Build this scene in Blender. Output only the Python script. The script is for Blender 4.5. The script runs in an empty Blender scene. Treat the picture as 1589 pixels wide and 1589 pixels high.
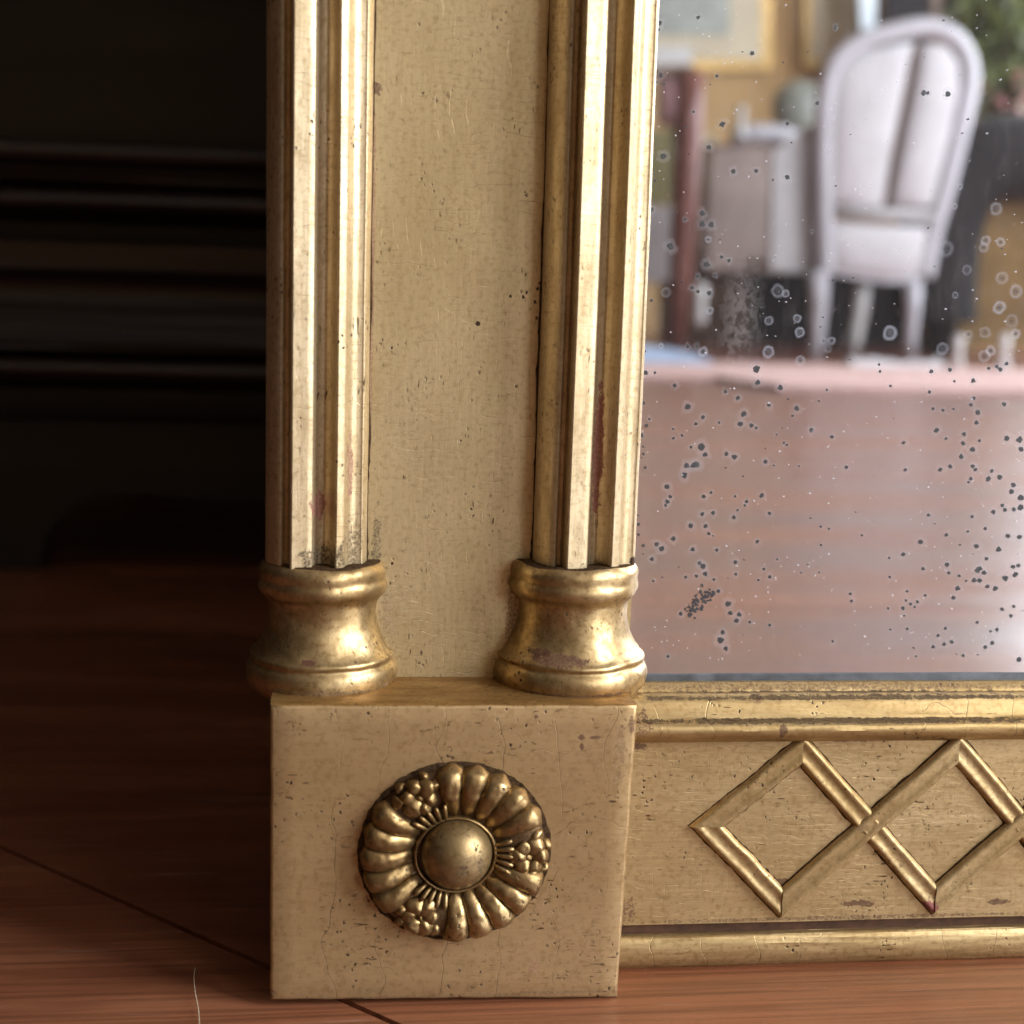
import bpy, bmesh, math, random
from mathutils import Vector, Matrix, noise
random.seed(7)
S = bpy.context.scene
COL = S.collection
# ------------------------------------------------------------------ camera
F = 2200.0; PC = 794.5
def _n(v): return v.normalized()
r_ = _n(Vector((18000, 205, 2200)))
d_ = Vector((-430, 13700, 2200)); d_ = _n(d_ - d_.dot(r_) * r_)
n_ = r_.cross(d_)                       # world +Y in camera (x right, y down, z forward) axes
def ray(px, py):
    c = Vector((px - PC, py - PC, F))
    return Vector((c.dot(r_), c.dot(n_), -c.dot(d_)))
YF = -0.0250                            # front of the corner block
def _cam():
    a, b = ray(419, 1553), ray(957, 1548)
    # camera at C: C + ta*a = (x0,YF,0); width .088
    w = b.x / b.y - a.x / a.y
    dist = 0.088 / w
    C = Vector((-a.x / a.y * dist, YF - dist, 0)); C.z = -a.z / a.y * dist + 0.0022
    C.x -= 0.044
    return C
CAM = _cam()
def at_y(px, py, Y):
    d = ray(px, py); return CAM + d * ((Y - CAM.y) / d.y)
def at_z(px, py, Z):
    d = ray(px, py); return CAM + d * ((Z - CAM.z) / d.z)
cam = bpy.data.objects.new('camera', bpy.data.cameras.new('camera')); COL.objects.link(cam)
cr = Vector((r_.x, n_.x, -d_.x)); cd = Vector((r_.y, n_.y, -d_.y)); cf = Vector((r_.z, n_.z, -d_.z))
M = Matrix((cr, -cd, -cf)).transposed().to_4x4(); M.translation = CAM
cam.matrix_world = M
cam.data.sensor_width = 36; cam.data.lens = 36 * F / 1589
cam.data.clip_start = 0.01; cam.data.clip_end = 60
cam.data.dof.use_dof = True; cam.data.dof.focus_distance = 0.372; cam.data.dof.aperture_fstop = 10.5
S.camera = cam
# ------------------------------------------------------------------ world, lights, exposure
W = bpy.data.worlds.new('World'); S.world = W; W.use_nodes = True
W.node_tree.nodes['Background'].inputs[0].default_value = (0.80, 0.86, 1.0, 1)
W.node_tree.nodes['Background'].inputs[1].default_value = 0.012
def area(name, loc, tgt, sx, sy, power, colr):
    l = bpy.data.lights.new(name, 'AREA'); l.shape = 'RECTANGLE'; l.size = sx; l.size_y = sy
    l.energy = power; l.color = colr
    o = bpy.data.objects.new(name, l); COL.objects.link(o); o.location = loc
    o.rotation_euler = (Vector(tgt) - Vector(loc)).to_track_quat('-Z', 'Y').to_euler()
    return o
area('window_light', (1.9, -0.95, 1.05), (0, 0, .15), 0.9, 1.4, 82, (0.90, 0.95, 1.0))
area('far_window_light', (3.2, -4.3, 1.2), (0.9, -3.4, .5), 1.4, 1.7, 105, (0.88, 0.94, 1.0))
area('front_fill_light', (1.2, -2.2, 2.0), (0.1, 0, .1), 1.2, 0.8, 4.5, (1.0, 0.90, 0.78))  # added fill for the front of the frame, no window there
area('chair_fill_light', (2.9, -1.9, 1.4), (1.2, -3.9, .5), 1.3, 1.6, 78, (0.92, 0.95, 1.0))  # added lamp out of the glass's view, brightens the white armchair
S.view_settings.view_transform = 'Standard'; S.view_settings.look = 'None'
S.view_settings.exposure = 0.08; S.view_settings.gamma = 1
S.cycles.max_bounces = 6; S.cycles.use_adaptive_sampling = True; S.cycles.adaptive_threshold = 0.025
S.cycles.caustics_reflective = True
# ------------------------------------------------------------------ material helpers
class NT:
    def __init__(s, name):
        s.m = bpy.data.materials.new(name); s.m.use_nodes = True
        s.t = s.m.node_tree; s.b = s.t.nodes['Principled BSDF']; s.out = s.t.nodes['Material Output']
        s.co = s.t.nodes.new('ShaderNodeTexCoord').outputs['Object']
    def n(s, typ, **kw):
        nd = s.t.nodes.new(typ)
        for k, v in kw.items():
            if k.startswith('i_'): nd.inputs[k[2:].replace('_', ' ')].default_value = v
            else: setattr(nd, k, v)
        return nd
    def l(s, a, b): s.t.links.new(a, b)
    def map(s, scale, rot=(0, 0, 0), loc=(0, 0, 0), src=None):
        m = s.n('ShaderNodeMapping'); m.inputs['Scale'].default_value = scale
        m.inputs['Rotation'].default_value = rot; m.inputs['Location'].default_value = loc
        s.l(src or s.co, m.inputs[0]); return m.outputs[0]
    def noise(s, vec, scale, detail=4, rough=.55, dist=0):
        n = s.n('ShaderNodeTexNoise'); n.inputs['Scale'].default_value = scale; n.inputs['Detail'].default_value = detail
        n.inputs['Roughness'].default_value = rough; n.inputs['Distortion'].default_value = dist
        s.l(vec, n.inputs['Vector']); return n.outputs[0]
    def warp(s, vec, scale, amt):
        n = s.n('ShaderNodeTexNoise'); n.inputs['Scale'].default_value = scale; s.l(vec, n.inputs['Vector'])
        a = s.n('ShaderNodeVectorMath', operation='SCALE'); a.inputs['Scale'].default_value = amt; s.l(n.outputs['Color'], a.inputs[0])
        b = s.n('ShaderNodeVectorMath', operation='ADD'); s.l(vec, b.inputs[0]); s.l(a.outputs[0], b.inputs[1]); return b.outputs[0]
    def vor(s, vec, scale, feature='DISTANCE_TO_EDGE', rnd=1.0):
        n = s.n('ShaderNodeTexVoronoi'); n.feature = feature; n.inputs['Scale'].default_value = scale
        n.inputs['Randomness'].default_value = rnd
        s.l(vec, n.inputs['Vector']); return n
    def ramp(s, fac, *stops, interp='LINEAR'):
        r = s.n('ShaderNodeValToRGB'); r.color_ramp.interpolation = interp
        e = r.color_ramp.elements
        while len(e) < len(stops): e.new(.5)
        for el, (p, c) in zip(e, stops):
            el.position = p; el.color = (c, c, c, 1) if isinstance(c, (int, float)) else (*c, 1)
        s.l(fac, r.inputs[0]); return r.outputs[0]
    def mix(s, f, a, b, mode='MIX'):
        m = s.n('ShaderNodeMix', data_type='RGBA', blend_type=mode)
        for inp, v in ((m.inputs[0], f), (m.inputs[6], a), (m.inputs[7], b)):
            if isinstance(v, (int, float)): inp.default_value = v if inp is not m.inputs[6] and inp.type == 'VALUE' else (v, v, v, 1)
            elif isinstance(v, tuple): inp.default_value = (*v, 1)
            else: s.l(v, inp)
        return m.outputs[2]
    def math(s, op, a, b=0.0):
        m = s.n('ShaderNodeMath', operation=op)
        for inp, v in ((m.inputs[0], a), (m.inputs[1], b)):
            if isinstance(v, (int, float)): inp.default_value = v
            else: s.l(v, inp)
        return m.outputs[0]
    def bump(s, h, dist, strength=1.0, nrm=None):
        b = s.n('ShaderNodeBump'); b.inputs['Strength'].default_value = strength; b.inputs['Distance'].default_value = dist
        s.l(h, b.inputs['Height'])
        if nrm: s.l(nrm, b.inputs['Normal'])
        return b.outputs[0]
def simple(name, c, rough=.6, metal=0, noise_amt=.15, scale=20, coat=0):
    k = NT(name); f = k.noise(k.map((1, 1, 1)), scale)
    k.l(k.mix(k.ramp(f, (.3, 0), (.7, 1)), tuple(x * (1 - noise_amt) for x in c), tuple(min(1, x * (1 + noise_amt)) for x in c)), k.b.inputs['Base Color'])
    k.b.inputs['Roughness'].default_value = rough; k.b.inputs['Metallic'].default_value = metal
    k.b.inputs['Coat Weight'].default_value = coat
    return k.m
def gilt(name, light, dark, rough=(.36, .5), metal=.75, grain='z', speck=.5, bole=.5, cracks=True, crack_dir='h', fine=1.0, patina=.5, patches=()):
    k = NT(name)
    g = {'z': (1, 1, .05), 'x': (.06, 1, 1), 'n': (1, 1, 1)}[grain]
    g2 = {'z': (1, 1, .3), 'x': (.3, 1, 1), 'n': (1, 1, 1)}[grain]
    tone = tuple(x * y for x, y in zip(dark, (.55, .48, .36)))
    big = k.noise(k.map(g2), 24, 3, .6)
    stre = k.noise(k.map(g), 800, 2, .65)
    mot = k.noise(k.map(g2), 190, 4, .68)
    col = k.mix(k.ramp(big, (.34, 0), (.66, 1)), dark, light)
    col = k.mix(k.math('MULTIPLY', k.ramp(mot, (.40, 0), (.70, 1)), patina), col, tone)         # aged glaze in cloudy patches
    mot2 = k.noise(k.map((1, 1, 1), loc=(5, 2, 8)), 700, 2, .6)
    col = k.mix(k.math('MULTIPLY', k.ramp(mot2, (.50, 0), (.68, 1)), .30 + .5 * patina * .5), col, tone)
    col = k.mix(k.ramp(stre, (.32, .25 * fine), (.55, 0)), col, tone)
    # red-brown bole where the leaf is rubbed away
    bl = k.noise(k.map(g2, loc=(1, 4, 2)), 110, 5, .74)
    thr = .735 - .06 * bole
    fb = k.ramp(bl, (thr, 0), (thr + .05, .8))
    col = k.mix(fb, col, (.13, .045, .025))
    # flecks of dirt, gathered in drifts
    v = k.vor(k.warp(k.map((1, 1, .8)), 1400, .0010), 560, 'F1')
    pick = k.noise(k.map((1, 1, 1)), 70, 4, .65)
    fs = k.math('MULTIPLY', k.ramp(v.outputs['Distance'], (.16, 1), (.24, 0)), k.ramp(pick, (.60 - .10 * speck, 0), (.70 - .09 * speck, 1)))
    col = k.mix(fs, col, (.045, .022, .012))
    ds = k.noise(k.map({'z': (1, 1, .22), 'x': (.22, 1, 1), 'n': (1, 1, .8)}[grain], loc=(2, 2, 5)), 1300, 1, .5)
    dg = k.math('MULTIPLY', k.ramp(ds, (.68, 0), (.74, .9)), k.ramp(pick, (.46, 0), (.58, 1)))
    col = k.mix(dg, col, (.07, .038, .018))
    h = k.math('ADD', k.math('MULTIPLY', stre, .5 * fine), k.math('MULTIPLY', mot, .6))
    h = k.math('SUBTRACT', h, k.math('MULTIPLY', fb, .5)); h = k.math('SUBTRACT', h, k.math('MULTIPLY', fs, .4))
    sep = k.n('ShaderNodeSeparateXYZ'); k.l(k.co, sep.inputs[0])
    def iso(comp, period, ws, wa, width, gate):
        # hairline cracks: level lines of a gently warped coordinate, broken up along their length
        w = k.noise(k.map((1, 1, 1), loc=(period * 900, 1, 2)), ws, 2, .5)
        f = k.math('FRACT', k.math('ADD', k.math('MULTIPLY', sep.outputs[comp], 1 / period), k.math('MULTIPLY', w, wa)))
        d = k.math('ABSOLUTE', k.math('SUBTRACT', f, .5))
        gt = k.noise(k.map((1, 1, 1), loc=(7, period * 700, 3)), gate[0], 3, .6)
        return k.math('MULTIPLY', k.ramp(d, (width * .35, 1), (width, 0)), k.ramp(gt, (gate[1], 0), (gate[1] + .10, 1)))
    if cracks:
        if crack_dir == 'h':
            lc = k.math('MAXIMUM', iso(2, .0027, 90, 2.2, .026, (90, .48)), k.math('MULTIPLY', iso(2, .0016, 150, 2.4, .035, (70, .47)), .6))
            lc = k.math('MAXIMUM', lc, k.math('MULTIPLY', iso(0, .0034, 80, 1.8, .024, (120, .53)), .6))
        else:
            lc = k.math('MAXIMUM', iso(0, .014, 45, 1.2, .0085, (40, .42)), k.math('MULTIPLY', iso(2, .012, 60, 1.5, .008, (60, .50)), .7))
        col = k.mix(k.math('MULTIPLY', lc, .42 if crack_dir == 'h' else .7), col, (.08, .045, .025))
        h = k.math('SUBTRACT', h, k.math('MULTIPLY', lc, .25))
    for (px, py, rx, rz, Y, cc, *op) in patches:
        c = at_y(px, py, Y); sc_ = (at_y(px + 100, py, Y).x - c.x) / 100
        mp = k.n('ShaderNodeMapping', vector_type='POINT'); mp.inputs['Location'].default_value = (-c.x / (rx * sc_), 0, -c.z / (rz * sc_)); mp.inputs['Scale'].default_value = (1 / (rx * sc_), 0, 1 / (rz * sc_))
        k.l(k.co, mp.inputs[0]); ln = k.n('ShaderNodeVectorMath', operation='LENGTH'); k.l(mp.outputs[0], ln.inputs[0])
        dd = k.math('ADD', ln.outputs['Value'], k.math('MULTIPLY', k.math('SUBTRACT', k.noise(k.map((1, 1, .7)), 420, 5, .75), .5), 3.2))
        pm = k.ramp(dd, (.92, op[0] if op else 1), (1.0 if not op else 1.2, 0))
        if op: pm = k.math('MULTIPLY', pm, k.ramp(k.noise(k.map((1, 1, 1)), 1500, 2, .6), (.40, 1), (.62, .25 if op[0] < .9 else .8)))
        col = k.mix(pm, col, cc); fb = k.math('MAXIMUM', fb, pm)
    k.l(col, k.b.inputs['Base Color'])
    ro = k.ramp(mot, (.3, rough[0]), (.7, rough[1]))
    ro = k.mix(fb, ro, .7)
    k.l(ro, k.b.inputs['Roughness'])
    me = k.math('MULTIPLY', k.math('SUBTRACT', 1.0, k.math('MAXIMUM', fb, fs)), metal)
    k.l(me, k.b.inputs['Metallic'])
    k.b.inputs['Specular IOR Level'].default_value = .2
    k.l(k.bump(h, .00028 * (.5 + .5 * fine), .7), k.b.inputs['Normal'])
    return k.m
def wood(name, c1, c2, rough=.35, along='x', scale=1.0, coat=.3, scratch=True):
    k = NT(name)
    g = (.05, 1, 1) if along == 'x' else (1, 1, .05)
    vec = k.warp(k.map(g), 8, .03)
    f1 = k.noise(vec, 60 * scale, 6, .65); f2 = k.noise(k.map((.02, 1, 1) if along == 'x' else (1, 1, .02)), 500 * scale, 3, .6)
    f3 = k.noise(k.map((.25, 1, 1)), 9 * scale, 5, .7)
    col = k.mix(k.ramp(f1, (.3, 0), (.7, 1)), c1, c2)
    col = k.mix(k.ramp(f2, (.35, .55), (.55, 0)), col, tuple(x * .35 for x in c1))
    col = k.mix(k.ramp(f3, (.36, .9), (.58, 0)), col, (c1[0] * .55, c1[1] * .38, c1[2] * .35))
    h = k.math('ADD', f2, k.math('MULTIPLY', f1, .5))
    r = k.ramp(f1, (.3, rough * .8), (.7, rough * 1.25))
    if scratch:
        s1 = k.noise(k.map((.035, 1, 1), rot=(0, 0, .05)), 420, 2, .5)
        s2 = k.noise(k.map((1, 1, 1)), 26, 3)
        sc = k.math('MULTIPLY', k.ramp(s1, (.66, 0), (.70, 1)), k.ramp(s2, (.46, 0), (.6, 1)))
        dn = k.vor(k.warp(k.map((1, 1, 1)), 900, .002), 260, 'F1')
        sc = k.math('MAXIMUM', sc, k.math('MULTIPLY', k.ramp(dn.outputs['Distance'], (.06, 1), (.10, 0)), k.ramp(s2, (.5, 0), (.7, 1))))
        col = k.mix(k.math('MULTIPLY', sc, .5), col, (.36, .24, .2))
    k.l(col, k.b.inputs['Base Color']); k.l(r, k.b.inputs['Roughness'])
    k.l(k.ramp(f3, (.38, coat * 1.6), (.60, coat * .15)), k.b.inputs['Coat Weight']); k.b.inputs['Coat Roughness'].default_value = .33
    k.l(k.bump(h, .0004, .45), k.b.inputs['Normal'])
    return k.m
# ------------------------------------------------------------------ object helpers
def obj(name, verts, faces, mat, parent=None, smooth=True, origin=(0, 0, 0), angle=None):
    me = bpy.data.meshes.new(name); o0 = Vector(origin)
    me.from_pydata([tuple(Vector(v) - o0) for v in verts], [], faces)
    bm = bmesh.new(); bm.from_mesh(me); bmesh.ops.remove_doubles(bm, verts=bm.verts, dist=1e-7)
    bmesh.ops.recalc_face_normals(bm, faces=bm.faces); bm.to_mesh(me); bm.free()
    me.materials.append(mat)
    if smooth:
        me.polygons.foreach_set('use_smooth', [True] * len(me.polygons))
        if angle is not None:
            me.set_sharp_from_angle(angle=math.radians(angle))
    o = bpy.data.objects.new(name, me); COL.objects.link(o)
    if parent: o.parent = parent
    else: o.location = o0
    return o
def thing(name, label, cat, loc=(0, 0, 0), group=None):
    o = bpy.data.objects.new(name, None); COL.objects.link(o); o.location = loc
    o.empty_display_size = .05
    o['label'] = label; o['category'] = cat
    if group: o['group'] = group
    return o
def grime_slot(o, test, mat=None):
    """gives the faces where dirt has settled (a filled joint, a skirt of old glaze) their own material slot"""
    o.data.materials.append(mat or M_grime_shade)
    for p in o.data.polygons:
        if test(p): p.material_index = 1
    return o
class G:
    """collects vertices and faces"""
    def __init__(s): s.v = []; s.f = []
    def add(s, v, f):
        b = len(s.v); s.v += [Vector(p) for p in v]; s.f += [tuple(b + i for i in q) for q in f]
    def box(s, a, b):
        x0, y0, z0 = a; x1, y1, z1 = b
        s.add([(x0, y0, z0), (x1, y0, z0), (x1, y1, z0), (x0, y1, z0), (x0, y0, z1), (x1, y0, z1), (x1, y1, z1), (x0, y1, z1)],
              [(0, 3, 2, 1), (4, 5, 6, 7), (0, 1, 5, 4), (1, 2, 6, 5), (2, 3, 7, 6), (3, 0, 4, 7)])
    def grid(s, rows, closed=False, caps=False):
        nr = len(rows); nc = len(rows[0]); v = [p for r in rows for p in r]; f = []
        for i in range(nr - 1):
            for j in range(nc if closed else nc - 1):
                f.append((i * nc + j, i * nc + (j + 1) % nc, (i + 1) * nc + (j + 1) % nc, (i + 1) * nc + j))
        if caps: f.append(tuple(range(nc))); f.append(tuple((nr - 1) * nc + j for j in reversed(range(nc))))
        s.add(v, f)
    def tube(s, pts, rad, n=10, flat=1.0):
        pts = [Vector(p) for p in pts]; rows = []
        for i, p in enumerate(pts):
            t = (pts[min(i + 1, len(pts) - 1)] - pts[max(i - 1, 0)]).normalized()
            u = t.cross(Vector((0, 1, 0)));
            if u.length < .1: u = t.cross(Vector((0, 0, 1)))
            u.normalize(); w = t.cross(u)
            rr = rad[i] if isinstance(rad, (list, tuple)) else rad
            rows.append([p + u * math.cos(a) * rr + w * math.sin(a) * rr * flat for a in [2 * math.pi * j / n for j in range(n)]])
        s.grid(rows, closed=True, caps=True)
    def lathe(s, prof, c, n=48, sq=1.0):
        c = Vector(c); rows = [[c + Vector((r * math.cos(a), r * sq * math.sin(a), z)) for a in [2 * math.pi * j / n for j in range(n)]] for r, z in prof]
        s.grid(rows, closed=True, caps=True)
    def make(s, name, mat, parent=None, **k): return obj(name, s.v, s.f, mat, parent, **k)
def smooth_prof(pts, it=2):
    for _ in range(it):
        q = [pts[0]]
        for a, b in zip(pts, pts[1:]):
            q += [tuple(.75 * x + .25 * y for x, y in zip(a, b)), tuple(.25 * x + .75 * y for x, y in zip(a, b))]
        q.append(pts[-1]); pts = q
    return pts
def wob(p, s, a, seed=0.0):
    q = Vector((p[0] * s + seed, p[1] * s, p[2] * s))
    return Vector(p) + Vector((noise.noise(q), noise.noise(q + Vector((9, 3, 1))), noise.noise(q + Vector((2, 7, 5))))) * a
# ------------------------------------------------------------------ materials
PALE1, PALE2 = (.60, .43, .235), (.47, .315, .155)
MAUVE, BROWN, DARK = (.24, .085, .07), (.09, .038, .022), (.045, .024, .012)
M_panel = gilt('gilt_panel', (.64, .51, .30), (.54, .41, .215), (.38, .52), .66, 'z', .75, .25, True, 'h', .35, .34,
               [(585, 138, 8, 12, 0, BROWN, .9), (579, 60, 3, 90, 0, BROWN, .8), (742, 502, 4, 4, 0, DARK), (584, 850, 7, 60, 0, DARK, .8), (700, 1058, 130, 7, 0, DARK, .8), (600, 980, 14, 60, 0, BROWN, .5), (795, 960, 10, 90, 0, BROWN, .6), (846, 450, 6, 420, 0, BROWN, .5), (578, 420, 3, 260, 0, MAUVE, .7)])
M_shaft = gilt('gilt_shaft', (.68, .55, .36), (.56, .425, .24), (.38, .52), .74, 'z', .75, .75, True, 'h', .5, .55,
               [(929, 700, 8, 90, -.008, MAUVE, .95), (494, 785, 11, 22, -.008, MAUVE, .9), (543, 730, 4, 60, -.008, MAUVE, .8), (500, 872, 36, 24, -.008, DARK, .85), (930, 886, 34, 16, -.008, DARK, .85), (548, 850, 14, 36, -.008, DARK, .7), (978, 868, 5, 9, -.002, DARK)])
M_block = gilt('gilt_block', (.50, .345, .18), (.41, .27, .13), (.38, .52), .6, 'x', 1.15, .7, True, 'v', .4, .34,
               [(904, 1145, 5, 5, YF, BROWN, .9), (903, 1158, 4, 6, YF, BROWN, .9), (832, 1112, 4, 4, YF, BROWN, .9), (980, 1128, 6, 18, YF, BROWN, .8), (828, 1500, 8, 12, YF, MAUVE, .5), (924, 1145, 9, 3, YF, BROWN, .9), (421, 1542, 6, 8, YF, BROWN, .8), (700, 1092, 320, 1.6, YF, BROWN, .5), (960, 1180, 9, 60, YF, BROWN, .45), (706, 1545, 300, 3, YF, BROWN, .5)])
M_base = gilt('gilt_base', (.56, .415, .215), (.32, .21, .095), (.34, .50), .9, 'n', .9, .5, False, 'h', .3, .75,
              [(866, 1024, 40, 9, -.015, BROWN, .95), (840, 1016, 18, 6, -.015, BROWN, .95), (478, 1028, 14, 4, -.015, BROWN), (895, 1078, 90, 6, -.015, BROWN, .9), (500, 1074, 100, 6, -.015, BROWN, .8)])
M_ros = gilt('gilt_rosette', (.52, .375, .19), (.27, .175, .075), (.30, .46), .86, 'n', 1.2, .9, False, 'h', .5, .8)
M_rail = gilt('gilt_rail', (.56, .415, .225), (.45, .31, .145), (.38, .5), .62, 'x', .85, .6, True, 'h', .7, .45,
              [(1328, 1402, 26, 5, -.0075, BROWN, .9), (1549, 1399, 18, 4, -.0075, BROWN, .9), (972, 1415, 14, 20, -.0075, BROWN, .85), (1212, 1368, 12, 6, -.0075, BROWN, .9), (1330, 1148, 50, 3, -.0075, BROWN, .7), (990, 1158, 14, 6, -.0075, BROWN, .9), (1300, 1424, 330, 3, -.0075, BROWN, .8)])
M_lat = gilt('gilt_lattice', (.54, .40, .21), (.40, .275, .125), (.38, .52), .66, 'n', .9, .6, False, 'h', .5, .6,
              [(1442, 1408, 12, 9, -.009, MAUVE), (1340, 1285, 10, 8, -.009, BROWN, .6)])
M_mould = gilt('gilt_moulding', (.62, .46, .24), (.45, .305, .13), (.32, .46), .74, 'x', .8, .55, True, 'v', .7, .6,
               [(1214, 1134, 6, 13, -.012, BROWN, .9), (1000, 1125, 11, 20, -.012, BROWN, .85), (1174, 1086, 13, 5, -.007, BROWN, .8), (1442, 1408, 11, 8, -.009, MAUVE), (1300, 1066, 330, 5, -.001, BROWN, .7), (1300, 1116, 330, 2.6, -.009, DARK, .92), (1300, 1075, 330, 2.5, -.002, DARK, .9), (1300, 1498, 330, 4, -.008, BROWN, .8)])
M_bole = simple('exposed_red_bole', (.20, .065, .055), .6, 0, .35, 300)
M_groove = simple('dark_brown_groove', (.10, .048, .028), .9, 0, .35, 300)  # darker brown for the groove above the bead
M_toned = gilt('gilt_toned_ledge', (.44, .26, .09), (.28, .15, .05), (.35, .5), .6, 'x', .9, .7, True, 'h', .6, .8)
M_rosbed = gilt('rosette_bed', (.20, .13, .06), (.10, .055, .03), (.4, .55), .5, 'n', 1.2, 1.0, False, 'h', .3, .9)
M_grime_shade = simple('dark_grime_shade', (.050, .028, .014), 1.0, 0, .7, 900)
M_grime_shade.node_tree.nodes['Principled BSDF'].inputs['Specular IOR Level'].default_value = .05
M_floor = wood('floor_wood', (.20, .068, .031), (.30, .115, .055), .33, 'x', 1.0, .6)
M_floor2 = wood('floor_wood_redder', (.19, .052, .03), (.27, .085, .045), .30, 'x', 1.1, .5)
M_chest = wood('chest_wood', (.030, .016, .011), (.055, .032, .022), .42, 'x', .5, .25, False)
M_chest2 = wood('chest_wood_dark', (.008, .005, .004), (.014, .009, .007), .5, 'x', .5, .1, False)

# ------------------------------------------------------------------ setting: floor
floor = bpy.data.objects.new('floor', None); COL.objects.link(floor); floor['kind'] = 'structure'
# the seam seen at the left runs diagonally; boards are cut along it
s0, s1 = at_z(0, 1314, 0), at_z(402, 1494, 0)
dirv = (s1 - s0); dirv.z = 0; dirv.normalize(); nrm = Vector((-dirv.y, dirv.x, 0))   # nrm points to the back-right
if nrm.y < 0: nrm = -nrm
def board(o0, o1, mat, open0=0, open1=0, L=9):
    """a board between two lines parallel to the seam; the joint is open up to where it runs under the frame and tight beyond"""
    g = G(); T = [-L, -.6, -.2, 0, .1, .2, .27, .32, L]; W = [1, 1, 1, 1, 1.1, 1, .8, 0, 0]
    lo = [s0 + nrm * (o0 + open0 * w) + dirv * t for t, w in zip(T, W)]; hi = [s0 + nrm * (o1 - open1 * w) + dirv * t for t, w in zip(T, W)]
    z = Vector((0, 0, -.02)); g.grid([[p + z for p in lo], lo, hi, [p + z for p in hi]]); return g.make('floor_board', mat, floor, smooth=False)
board(0, 1.9, M_floor, .0009, .0); board(-1.6, 0, M_floor, 0, .0009); board(1.901, 6, M_floor2); board(-7, -1.601, M_floor2)
plain_back = G(); plain_back.box((-4, 1.35, -.02), (4, 1.5, 2.9))
g = G(); g.box((-9, -9, -.05), (9, 4, -.021)); g.make('subfloor', M_chest2, floor, smooth=False)

# ------------------------------------------------------------------ the gilt mirror
mir = thing('gilt_mirror', 'antique gilded mirror with twin fluted columns and spotted glass on the wood floor', 'mirror')
ZT = 1.25                     # top of the stiles
YG = .0035                    # silvered glass plane
# corner block
tl, tr, bl_, br_ = at_y(419, 1094, YF), at_y(990, 1094, YF), at_y(419, 1553, YF), at_y(958, 1549, YF)
ZB = (tl.z + tr.z) / 2
def block_mesh(tl, tr, bl, br, name='corner_block'):
    def P(u, v, y): 
        t = tl.lerp(tr, u); b = bl.lerp(br, u); p = t.lerp(b, v); return Vector((p.x, y, p.z))
    n = 26; r = .0009; g = G()
    loops = []
    # cross loops around the perimeter, several insets for a rounded front edge
    def loop(inset, y, dz=0):
        L = []
        ts = [i / n for i in range(n)]
        for (a, b) in (((0, 0), (1, 0)), ((1, 0), (1, 1)), ((1, 1), (0, 1)), ((0, 1), (0, 0))):
            for t in ts:
                u = a[0] + (b[0] - a[0]) * t; v = a[1] + (b[1] - a[1]) * t
                wx = .088; hz = abs(tl.z - bl.z)
                uu = inset / wx + u * (1 - 2 * inset / wx); vv = inset / hz + v * (1 - 2 * inset / hz)
                p = P(uu, vv, y)
                L.append(wob(p, 180, .00022 if inset < .004 else .00008))
        return L
    loops = [loop(0, .02), loop(0, YF + .006), loop(0, YF + r), loop(r * .3, YF + r * .3), loop(r, YF), loop(.006, YF), loop(.02, YF)]
    g.grid(loops, closed=True)
    base = len(g.v) - 4 * n
    g.f.append(tuple(range(base, base + 4 * n)))
    o = g.make(name, M_block, mir, angle=50); o.data.materials.append(M_toned)
    for p in o.data.polygons:
        if p.normal.z > .8: p.material_index = 1
    return o
block_mesh(tl, tr, bl_, br_)
# stile panel between and behind the columns
xl = at_y(421, 500, 0).x; xr = at_y(999, 500, 0).x
g = G(); rows = []
nx, nz = 40, 120
for i in range(nz + 1):
    z = ZB - .003 + (ZT - ZB) * (i / nz) ** 2.0
    rows.append([wob((xl + (xr - xl) * j / nx, 0, z), 60, .00025) for j in range(nx + 1)])
g.grid(rows)
g.add([(xl, .03, ZB - .003), (xr, .03, ZB - .003), (xr, .03, ZT), (xl, .03, ZT), (xl, 0, ZB - .003), (xr, 0, ZB - .003), (xr, 0, ZT), (xl, 0, ZT)],
      [(0, 3, 2, 1), (0, 4, 7, 3), (1, 2, 6, 5), (3, 7, 6, 2)])
panel = g.make('stile_panel', M_panel, mir, angle=40)
# fluted shafts: profile as (angle deg, radius fraction)
def shaft_profile():
    P = [(-.99, .02), (-.985, -.22), (-.95, -.34), (-.86, -.50), (-.70, -.70)]                     # left rounded fillet
    P += [(-.665, -.715), (-.63, -.66), (-.60, -.58), (-.545, -.60), (-.51, -.70), (-.495, -.84)]   # left flute
    P += [(-.475, -.925), (-.445, -.94), (-.27, -.90), (-.10, -.865)]                             # broad fillet
    P += [(-.075, -.845), (-.06, -.72), (0, -.56), (.08, -.48), (.17, -.455), (.26, -.50), (.33, -.62), (.355, -.74), (.365, -.85)]   # deep flute
    P += [(.38, -.865), (.40, -.87), (.50, -.80), (.53, -.775)]                                      # narrow fillet
    P += [(.545, -.745), (.57, -.64), (.63, -.53), (.72, -.47), (.80, -.455), (.85, -.45)]           # right flute
    P += [(.87, -.455), (.90, -.43), (.955, -.28), (.985, -.12), (.99, .02)]
    return P
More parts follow.
